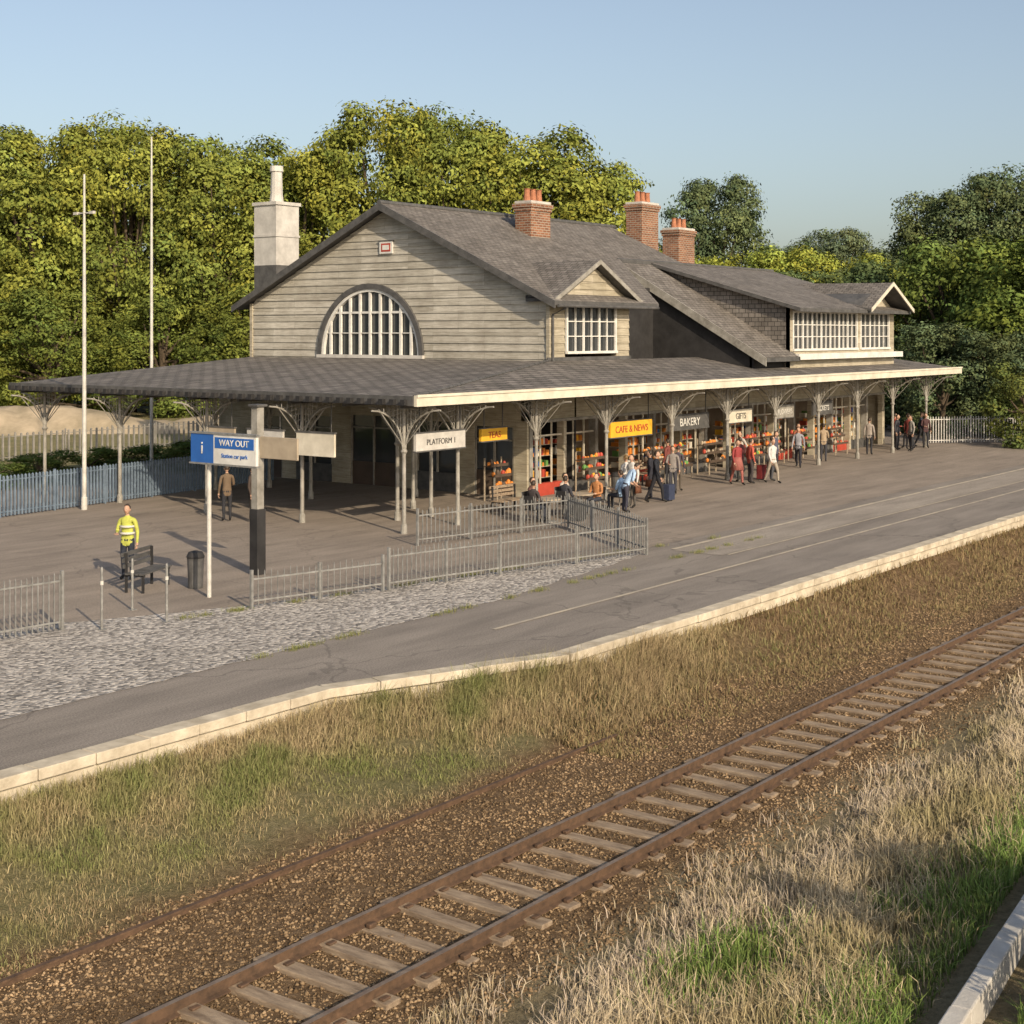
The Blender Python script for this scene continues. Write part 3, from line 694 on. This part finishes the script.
for i,(a,b_) in enumerate(bays):
    mb.box(a-.09,a+.09,SY-.06,SY+.25,0,2.75,siding2 if i%2 else iron)
    if i%4!=2:
        mb.box(a+.09,b_-.09,SY+.02,SY+.22,0,.45,darkgrey if i%3 else red)
        for k in (1,2): xx=a+(b_-a)*k/3; mb.box(xx-.02,xx+.02,SY+.04,SY+.1,.45,2.75,cream)
        mb.box(a+.09,b_-.09,SY+.03,SY+.11,2.15,2.21,cream)
        for zz in (.6,1.0,1.4,1.8):
            gd.box(a+.15,b_-.15,SY+.5,SY+.9,zz-.03,zz,boardm); x=a+.2
            while x<b_-.3:
                w=rnd.uniform(.06,.2); h=rnd.uniform(.12,.3)
                if rnd.random()<.85: gd.box(x,x+w,SY+.45+rnd.random()*.1,SY+.8,zz,zz+h,rnd.choice(goods))
                x+=w+.02
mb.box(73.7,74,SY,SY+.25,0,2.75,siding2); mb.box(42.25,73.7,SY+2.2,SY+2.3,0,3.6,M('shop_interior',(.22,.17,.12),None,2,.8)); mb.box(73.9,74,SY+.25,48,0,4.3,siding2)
mb.box(42,74,SY-.12,SY,2.66,2.76,iron)
mb.obj('shopfronts',B); gd.obj('shop_display_goods',B)
def stand(x,y,w,pal,seed):
    r=random.Random(seed); mb=MB()
    for a in (-w/2,w/2-.04):
        mb.box(x+a,x+a+.04,y-.3,y-.26,0,.55,boardm); mb.box(x+a,x+a+.04,y+.26,y+.3,0,1.5,boardm)
    for k,(zz,yy_) in enumerate(((.5,-.15),(.85,.0),(1.2,.15))):
        mb.box(x-w/2,x+w/2,y+yy_-.16,y+yy_+.16,zz,zz+.03,doorp); mb.box(x-w/2,x+w/2,y+yy_-.18,y+yy_-.161,zz,zz+.1,doorp)
        for i in range(int(w/.11)):
            m=r.choice(pal); xx=x-w/2+.07+i*.11; rr_=r.uniform(.05,.09)
            if r.random()<.8: mb.sphere((xx,y+yy_-.05+r.uniform(-.05,.05),zz+.03+rr_),(rr_,rr_,rr_*r.uniform(.9,1.8)),m,7,5)
    mb.obj('produce_stand')
for i,(x,w) in enumerate(((45.2,1.5),(49.6,1.6),(51.4,1.2),(54.2,1.6),(57.6,1.5),(59.6,1.4),(62.6,1.6),(66.4,1.4))):
    stand(x,30.3,w,[orange,red,yellow,red,green] if i%2==0 else [red,orange,boardm,doorp],i)
stand(40.9,31.4,1.0,[orange,doorp,red],31)
def shopsign(x0,x1,z0,z1,y,m,txt,tm,size):
    S=empty('shop_sign'); mb=MB(); mb.box(x0,x1,y,y+.1,z0,z1,m); mb.box(x0-.03,x1+.03,y-.01,y+.11,z1,z1+.04,darkgrey); mb.box(x0-.03,x1+.03,y-.01,y+.11,z0-.04,z0,darkgrey)
    for x in (x0+.2,x1-.2): mb.tube([(x,y+.05,z1+.03),(x,y+.05,3.75)],.02,darkgrey,6)
    mb.obj('sign_board',S); text(S,'sign_lettering',txt,size,((x0+x1)/2,y-.012,(z0+z1)/2-.02),(R90,0,0),tm)
shopsign(45.0,47.9,2.05,2.62,29.4,yellow,'CAFE & NEWS',red,.36)
shopsign(49.2,52.3,2.1,2.65,29.4,darkgrey,'BAKERY',white,.44)
shopsign(54,56,2.15,2.68,29.4,cream,'GIFTS',darkgrey,.36); shopsign(58.2,60.0,2.15,2.7,29.4,iron,'FLOWERS',white,.32); shopsign(62,64,2.15,2.7,29.4,darkgrey,'TICKETS',white,.34)
shopsign(37.6,39.0,2.35,2.75,29.6,yellow,'TEAS',red,.3); shopsign(32.6,34.9,2.42,2.93,28.1,conc2,'PLATFORM 1',darkgrey,.24)
S=empty('hanging_notice_board'); mb=MB()
for (a,b_,m) in ((30.8,32.4,cream),(33.0,34.6,conc2),(35.2,36.4,boardm)):
    mb.box(31.95,32.03,a,b_,2.15,2.85,m); mb.box(31.93,32.05,a-.03,b_+.03,2.85,2.9,darkgrey)
    for y in (a+.15,b_-.15): mb.tube([(31.99,y,2.88),(31.99,y,3.8)],.015,darkgrey,6)
mb.obj('boards',S)
S=empty('station_name_sign'); mb=MB()
mb.box(21.86,21.94,24.75,25.5,3.02,3.66,blue); mb.box(21.86,21.94,23.4,24.748,3.02,3.66,white); mb.box(21.84,21.96,23.36,25.54,3.66,3.70,steel); mb.box(21.84,21.96,23.36,25.54,2.98,3.02,steel)
mb.tube([(22.0,25.05,0),(22.0,25.05,3.6)],.05,offw,10); mb.tube([(22.0,23.6,2.95),(22.0,23.6,3.62)],.03,offw,8)
mb.box(21.852,21.86,23.46,24.7,3.36,3.6,blue)
mb.obj('sign_panel',S); text(S,'letters_a','WAY OUT',.2,(21.848,24.08,3.48),(R90,0,-R90),white); text(S,'letters_b','Station car park',.13,(21.855,24.07,3.2),(R90,0,-R90),blue)
text(S,'letters_c','i',.4,(21.85,25.12,3.34),(R90,0,-R90),white)
S=empty('timber_column'); mb=MB(); mb.box(24.70,24.92,26.38,26.60,1.6,4.1,iron); mb.box(24.67,24.95,26.35,26.63,0,1.6,dark); mb.box(24.64,24.98,26.32,26.66,4.1,4.16,darkgrey)
mb.box(24.78,24.84,25.1,26.38,2.85,3.38,boardm); mb.obj('column',S,bevel=.01)
def pole(name,x,y,h,arms):
    mb=MB(); mb.tube([(x,y,0),(x,y,.4),(x,y,.45),(x,y,h*.6),(x,y,h)],[.10,.10,.075,.06,.035],offw,10)
    for (z,l) in arms:
        mb.tube([(x-.0,y-l,z),(x,y+l,z)],.025,offw,6); mb.box(x-.06,x+.06,y-l-.1,y-l+.1,z-.04,z+.05,offw); mb.box(x-.06,x+.06,y+l-.1,y+l+.1,z-.04,z+.05,offw)
    mb.obj(name)
pole('lamp_post',30.4,40.8,11.2,[(9.9,.42)]); pole('flag_pole',40.7,50,14.3,[])
# ---------------------------------------------------------------- fences
def fence(name,pts,h,sp_,m,w=.018,z=0,posts=2.2,jit=0,first=0):
    mb=MB()
    for si,(p,q) in enumerate(zip(pts[:-1],pts[1:])):
        d=Vector((q[0]-p[0],q[1]-p[1])); L=d.length; d/=L
        for zz in (.16,h-.18): mb.obox((p[0]+d.x*.04,p[1]+d.y*.04),(q[0]-d.x*.04,q[1]-d.y*.04),.03,z+zz,z+zz+.035,m)
        s=sp_
        while s<L-.05:
            x=p[0]+d.x*s; y=p[1]+d.y*s; hh=h+random.uniform(-jit,jit)
            mb.add([(x-w,y-w,z+.05),(x+w,y-w,z+.05),(x+w,y+w,z+.05),(x-w,y+w,z+.05),(x-w,y-w,z+hh-.05),(x+w,y-w,z+hh-.05),(x+w,y+w,z+hh-.05),(x-w,y+w,z+hh-.05),(x,y,z+hh)],
              [(0,3,2,1),(0,1,5,4),(1,2,6,5),(2,3,7,6),(3,0,4,7),(4,5,8),(5,6,8),(6,7,8),(7,4,8)],m); s+=sp_
        n=max(1,round(L/posts))
        for i in range(1 if si else first,n+1):
            x=p[0]+d.x*L*i/n; y=p[1]+d.y*L*i/n; mb.box(x-.03,x+.03,y-.03,y+.03,z,z+h+.04,m)
    mb.obj(name)
fence('picket_fence',[(21.6,23.25),(24.9,22.47)],.8,.16,steel,.009,jit=.06)
fence('picket_fence',[(25.05,22.42),(28.3,21.7),(33.2,20.55)],.95,.13,steel,.011,jit=.04)
fence('picket_fence',[(33.3,20.62),(36.4,25.3),(30.8,26.5)],1.0,.15,steel,.012,jit=.03,first=1)
fence('picket_fence',[(12,25.0),(17.8,24.6)],1.15,.12,steel,.012,jit=.02)
fence('blue_railing',[(10,39.2),(27.4,41.1),(41,42.9)],1.35,.15,bluefence,.03)
fence('boundary_fence',[(20,58),(70,62)],1.3,.35,farfence,.04,-.06,3)
fence('white_railing',[(75.5,29.2),(79.5,26.0),(86,22.5)],1.45,.16,white,.02)
for (x,y,h) in ((18.3,24,1.25),(19.6,23.6,1.2),(20.0,25.2,1.1)):
    mb=MB(); mb.tube([(x,y,0),(x,y,h-.05),(x,y,h)],[.028,.028,.018],steel,10); mb.box(x-.07,x+.07,y-.07,y+.07,0,.02,steel); mb.tube([(x,y,h*.72),(x,y,h*.78)],[.036,.036],offw,10); mb.obj('bollard')
def bin_(x,y):
    mb=MB(); mb.tube([(x,y,0),(x,y,.06),(x,y,.65),(x,y,.7)],[.16,.17,.19,.2],darkgrey,16); mb.tube([(x,y,.7),(x,y,.74),(x,y,.84),(x,y,.87)],[.2,.21,.16,.05],dark,16)
    mb.tube([(x,y,.55),(x,y,.58)],[.19,.19],darkgrey,16,); mb.obj('litter_bin')
bin_(22.6,26.2); bin_(44.6,28.9); bin_(53.4,28.9)
def bench(x,y,rot,m=wood):
    S=empty('park_bench',(x,y,0)); S.rotation_euler=(0,0,rot); mb=MB()
    for k in range(4): mb.box(-.7,.7,-.22+k*.12,-.13+k*.12,.42,.455,m)
    for k in range(3): mb.box(-.7,.7,.25+k*.02,.28+k*.02,.56+k*.13,.65+k*.13,m)
    mb.obj('seat_slats',S); mb=MB()
    for xx in (-.6,.6):
        mb.box(xx-.025,xx+.025,-.2,-.15,0,.42,dark); mb.box(xx-.025,xx+.025,.22,.27,0,.9,dark); mb.box(xx-.025,xx+.025,-.22,.25,.38,.42,dark)
    mb.obj('bench_frame',S)
bench(21.9,27.0,.4,darkgrey); bench(38.2,28.9,0); bench(48.8,30.2,0)
def cafe_table(x,y):
    mb=MB(); mb.tube([(x,y,0),(x,y,.03),(x,y,.05),(x,y,.7)],[.25,.25,.04,.03],steel,12); mb.tube([(x,y,.7),(x,y,.73)],[.4,.4],boardm,20); mb.obj('cafe_table')
def chair(x,y,rot):
    S=MB()
    for a,b_ in ((-.19,-.19),(.19,-.19),(-.19,.19),(.19,.19)): S.tube([(a,b_,0),(a*.95,b_*.95,.44)],.015,steel,6)
    S.box(-.21,.21,-.21,.21,.44,.465,dark)
    for a in (-.19,.19): S.tube([(a,.2,.46),(a,.25,.88)],.015,steel,6)
    S.box(-.2,.2,.225,.25,.66,.88,dark); S.obj('cafe_chair',loc=(x,y,0),rotz=rot)
cafe_table(39.0,26.6); cafe_table(41.0,27.2); cafe_table(37.2,26.6)
# ---------------------------------------------------------------- people
def person(name,x,y,face,h=1.72,pose='stand',shirt=(.1,.1,.12),trous=(.04,.045,.06),hair=(.05,.035,.025),long=True,skirt=False,bag=False,seat=0):
    lean=0; J={};rr={}
    def s(k,p,r): J[k]=Vector(p); rr[k]=r
    dz=0
    if pose=='sit': dz=-.42
    if pose=='bend': lean=.6
    rot=Matrix.Rotation(lean,3,'X')
    def up(p):
        q=Vector(p)-Vector((0,0,.93)); return rot@q+Vector((0,0,.93+dz))
    s('pel',(0,0,.93+dz),(.155,.115)); s('waist',up((0,0,1.08)),(.135,.10)); s('chest',up((0,-.01,1.30)),(.165,.115)); s('col',up((0,0,1.42)),(.12,.085)); s('neck',up((0,-.01,1.50)),(.052,.052)); s('hb',up((0,-.02,1.57)),(.05,.05))
    for sd,c in ((-1,'R'),(1,'L')):
        st=sd if pose=='walk' else 0
        if pose=='sit':
            s('hip'+c,(.095*sd,-.04,.93+dz),(.095,.085)); s('kn'+c,(.11*sd,-.44,.50),(.062,.062)); s('an'+c,(.11*sd,-.42,.1),(.042,.042)); s('to'+c,(.12*sd,-.58,.045),(.042,.035))
        else:
            s('hip'+c,(.09*sd,-.03*st,.86),(.095,.095)); s('kn'+c,(.10*sd,-.02-.17*st,.5),(.062,.062)); s('an'+c,(.10*sd,.02-.24*st+(.1 if st<0 else 0),.1),(.042,.042)); s('to'+c,(.12*sd,-.13-.24*st+(.1 if st<0 else 0),.045),(.042,.035))
        s('sh'+c,up((.175*sd,0,1.405)),(.062,.062))
        if pose=='sit' or (pose=='stand2' and sd<0) or pose=='bend':
            s('el'+c,up((.23*sd,-.06,1.14)),(.045,.045)); s('wr'+c,up((.15*sd,-.28,1.12)),(.03,.03)); s('pa'+c,up((.12*sd,-.35,1.13)),(.032,.02))
        else:
            s('el'+c,up((.235*sd,.03+.1*st,1.13)),(.045,.045)); s('wr'+c,up((.25*sd,-.04+.16*st,.89)),(.03,.03)); s('pa'+c,up((.25*sd,-.06+.18*st,.81)),(.024,.034))
    E=[('pel','waist','T'),('waist','chest','T'),('chest','col','T'),('col','neck','N'),('neck','hb','N')]
    for c in 'RL': E+=[('pel','hip'+c,'P'),('hip'+c,'kn'+c,'P'),('kn'+c,'an'+c,'P'),('an'+c,'to'+c,'F'),('col','sh'+c,'T'),('sh'+c,'el'+c,'T'),('el'+c,'wr'+c,'A'),('wr'+c,'pa'+c,'H')]
    ks=list(J); me=bpy.data.meshes.new('sk'); me.from_pydata([J[k] for k in ks],[(ks.index(a),ks.index(b)) for a,b,_ in E],[])
    ob=bpy.data.objects.new('sk',me); COL.objects.link(ob); ob.modifiers.new('s','SKIN')
    for i,k in enumerate(ks):
        me.skin_vertices[0].data[i].radius=rr[k]; me.skin_vertices[0].data[i].use_root=(k=='pel')
    sb=ob.modifiers.new('u','SUBSURF'); sb.levels=2
    dg=bpy.context.evaluated_depsgraph_get(); em=ob.evaluated_get(dg).to_mesh()
    vs=[v.co.copy() for v in em.vertices]; fs=[tuple(p.vertices) for p in em.polygons]
    ob.evaluated_get(dg).to_mesh_clear(); bpy.data.objects.remove(ob)
    ms=cm(shirt); mt=cm(trous); mh=cm(hair,.5); msh=cm((.02,.018,.016),.5)
    mp={'T':ms,'N':skinc,'P':mt,'F':msh,'A':ms if long else skinc,'H':skinc}
    mb=MB()
    mb.v=[tuple(v) for v in vs]
    for f in fs:
        c=sum((vs[i] for i in f),Vector())/len(f); best=9;lb='T'
        for a,b_,l in E:
            p=J[a];q=J[b_];d=q-p;u=max(0,min(1,(c-p).dot(d)/d.length_squared)); ds=(c-(p+d*u)).length-(rr[a][0]*(1-u)+rr[b_][0]*u)
            if ds<best: best=ds;lb=l
        mb.f.append(list(f)); mb.m.append(mb.mi(mp[lb]))
    for c,sd in (('R',-1),('L',1)):
        w=J['wr'+c];p=J['pa'+c]; d=(p-w).normalized(); side=Vector((0,1,0)) if abs(d.z)>.6 else Vector((1,0,0)); side=(side-d*side.dot(d)).normalized(); inn=d.cross(side)
        if inn.x*sd>0 and abs(d.z)>.6: inn=-inn
        if abs(d.z)<=.6 and inn.z>0: inn=-inn
        for k,l in enumerate((.062,.075,.08,.07)):
            b0=p+side*(-.03+.02*k)+d*.015; mb.tube([b0,b0+d*l*.5+inn*.006,b0+d*l*.8+inn*.022,b0+d*l*.95+inn*.04],[.0095,.009,.008,.006],skinc,6)
        b0=p-side*.03-d*.02; mb.tube([b0,b0-side*.025+d*.02+inn*.01,b0-side*.032+d*.05+inn*.02],[.012,.010,.008],skinc,6)
    hc=J['hb']+rot@Vector((0,-.015,.085))
    hm=MB()
    def hf(p):
        q=p.copy()
        if q.z<-.2: q.x*=1+.35*(q.z+.2)
        if q.y>0: q.y*=1.03
        if q.y<-.8 and abs(q.x)<.25 and -.35<q.z<.1: q.y-=.14
        return q
    hm.sphere((0,0,0),(.074,.094,.118),skinc,18,14,hf)
    hm.sphere((0,-.100,-.012),(.013,.018,.024),skinc,8,6)
    for sd in (-1,1):
        hm.sphere((.029*sd,-.083,.012),(.012,.009,.008),white,8,6); hm.sphere((.029*sd,-.0905,.012),(.006,.004,.006),dark,8,6)
        hm.sphere((.076*sd,.008,-.005),(.012,.02,.032),skinc,8,6)
    hm.sphere((0,-.083,-.052),(.024,.009,.007),cm((.4,.14,.12)),8,6)
    def hr(p):
        q=p.copy()
        if q.y<-.15 and q.z<.55: q.y=-.15+(q.y+.15)*.1; q.x*=.96
        if q.z<-.45: q.z=-.45
        return q
    hm.sphere((0,.01,.018),(.083,.098,.118),mh,18,12,hr)
    o=len(mb.v); mb.v+=[tuple(rot@Vector(v)+hc) for v in hm.v]
    for f,i in zip(hm.f,hm.m): mb.f.append([o+k for k in f]); mb.m.append(mb.mi(hm.ms[i]))
    if skirt: mb.tube([(0,0,1.1+dz),(0,0,.95+dz),(0,0,.6+dz)],[.15,.2,.27],mt,14)
    if name=='station_worker':
        for z in (1.08,1.24): mb.tube([(0,-.005,z),(0,-.005,z+.045)],[.182,.185],offw,18)
    if bag:
        mb.add([(.22,-.14,.5),(.30,-.14,.5),(.30,.14,.5),(.22,.14,.5),(.235,-.11,.76),(.285,-.11,.76),(.285,.11,.76),(.235,.11,.76)],[(0,3,2,1),(4,5,6,7),(0,1,5,4),(1,2,6,5),(2,3,7,6),(3,0,4,7)],cm((.15,.06,.03)))
    sc_=h/1.72; mb.v=[(a*sc_,b_*sc_,c*sc_) for a,b_,c in mb.v]
    mb.obj(name,smooth=True,loc=(x,y,seat),rotz=math.radians(face))
W=(.62,.60,.57)
person('station_worker',22.4,28.4,-60,1.75,'stand2',(.50,.52,.10),(.03,.035,.05))
person('pedestrian',31.6,34.0,30,1.7,'stand',(.07,.05,.04),(.04,.035,.03))
person('pedestrian',31.2,34.7,150,1.72,'stand2',(.16,.11,.07),(.03,.03,.035))
def seated(x,y,f,**k): chair(x,y,math.radians(f)); person('seated_customer',x,y,f,1.7,'sit',**k)
seated(38.3,26.75,90,shirt=(.05,.05,.06)); seated(39.75,26.5,-90,shirt=(.45,.2,.08)); seated(39.1,27.35,0,shirt=(.5,.42,.36)); seated(36.5,26.7,90,shirt=(.06,.05,.05)); seated(37.3,27.35,10,shirt=(.12,.06,.05)); seated(41.05,26.4,180,shirt=(.35,.5,.7),long=False)
person('pedestrian',40.5,25.9,60,1.72,'bend',(.38,.52,.72),(.05,.05,.07),long=False)
person('pedestrian',41.9,26.5,-100,1.75,'stand2',W,(.10,.09,.08),bag=True)
person('pedestrian',42.3,27.0,160,1.68,'stand',W,(.05,.06,.10),hair=(.2,.12,.05))
person('pedestrian',43.6,26.6,20,1.75,'walk',(.02,.022,.03),(.02,.02,.025))
person('pedestrian',44.2,27.2,200,1.70,'stand',(.03,.03,.04),(.03,.03,.04),bag=True)
person('pedestrian',46.4,27.6,-60,1.7,'stand2',(.25,.22,.2),(.05,.05,.06)); person('pedestrian',47.3,27.9,100,1.65,'stand',(.08,.07,.09),(.12,.10,.08))
person('pedestrian',50.6,27.2,-30,1.7,'walk',(.30,.05,.05),(.35,.12,.10),skirt=True); person('pedestrian',51.3,27.0,60,1.72,'stand',(.48,.10,.07),(.06,.05,.05)); person('pedestrian',51.6,27.6,150,1.72,'stand2',(.12,.04,.04),(.03,.03,.03))
person('pedestrian',52.0,26.4,-20,1.7,'walk',W,(.35,.30,.24)); person('pedestrian',52.7,26.8,40,1.74,'stand',(.6,.56,.5),(.08,.08,.09),bag=True)
person('pedestrian',56.0,28.3,0,1.7,'stand',(.10,.10,.14),(.04,.04,.05)); person('pedestrian',58.8,28.6,-70,1.72,'walk',(.3,.3,.33),(.03,.03,.04)); person('pedestrian',62.0,28.9,120,1.7,'stand2',(.4,.3,.2),(.05,.05,.06))
for i,(x,y,c) in enumerate([(70.6,28.9,(.05,.05,.06)),(71.1,28.5,(.25,.06,.05)),(71.8,28.8,(.04,.04,.05)),(70.2,28.0,(.3,.28,.25)),(72.6,28.2,(.08,.04,.04)),(73.3,28.7,(.05,.06,.09)),(66.9,28.8,(.35,.3,.26)),(48.9,29.3,(.2,.06,.05)),(54.8,29.3,(.5,.45,.4)),(60.8,29.6,(.3,.1,.06)),(71.5,29.4,(.35,.08,.06))]):
    person('pedestrian',x,y,i*77,1.74,('stand','stand2','walk')[i%3],c,(.03,.03,.035))
def case(x,y,c):
    mb=MB(); mb.box(x-.2,x+.2,y-.12,y+.12,.05,.6,cm(c)); 
    for a in (-.15,.15): mb.tube([(x+a,y,.0),(x+a,y,.06)],.03,dark,8)
    for a in (-.1,.1): mb.tube([(x+a,y+.08,.6),(x+a,y+.08,.95)],.01,steel,6)
    mb.tube([(x-.1,y+.08,.95),(x+.1,y+.08,.95)],.015,dark,6); mb.obj('suitcase',bevel=.02)
case(44.3,26.5,(.04,.05,.09)); case(37.9,25.9,(.03,.03,.03)); case(53.0,27.4,(.2,.03,.03))
# ---------------------------------------------------------------- light
to=Vector((-.38,-.80,0)).normalized(); el=math.radians(26); to=Vector((to.x*math.cos(el),to.y*math.cos(el),math.sin(el)))
su=bpy.data.lights.new('sun','SUN'); su.energy=4.5; su.angle=math.radians(.6); su.color=(1,.84,.62)
so=bpy.data.objects.new('sun',su); COL.objects.link(so); so.rotation_euler=(-to).to_track_quat('-Z','Y').to_euler()
w=bpy.data.worlds.new('World'); sc.world=w; w.use_nodes=True; t=w.node_tree; t.nodes.clear()
sk=t.nodes.new('ShaderNodeTexSky'); sk.sky_type='NISHITA'; sk.sun_disc=False; sk.sun_elevation=el; sk.sun_rotation=math.atan2(to.x,to.y); sk.air_density=1.0; sk.dust_density=2.5; sk.ozone_density=1.3
hs=t.nodes.new('ShaderNodeHueSaturation'); hs.inputs['Saturation'].default_value=.8; t.links.new(sk.outputs[0],hs.inputs['Color'])
bg=t.nodes.new('ShaderNodeBackground'); bg.inputs[1].default_value=.142; oo=t.nodes.new('ShaderNodeOutputWorld'); t.links.new(hs.outputs[0],bg.inputs[0]); t.links.new(bg.outputs[0],oo.inputs[0])
sc.view_settings.view_transform='Standard'; sc.view_settings.look='None'; sc.view_settings.exposure=0
cam=bpy.data.cameras.new('camera'); co=bpy.data.objects.new('camera',cam); COL.objects.link(co); sc.camera=co
co.location=(0,0,5.9); co.rotation_euler=(R90,0,-math.atan2(.7985,.602)); cam.sensor_width=36; cam.lens=1463/1024*36; cam.shift_y=-179/1024; cam.clip_end=4000; cam.clip_start=.1
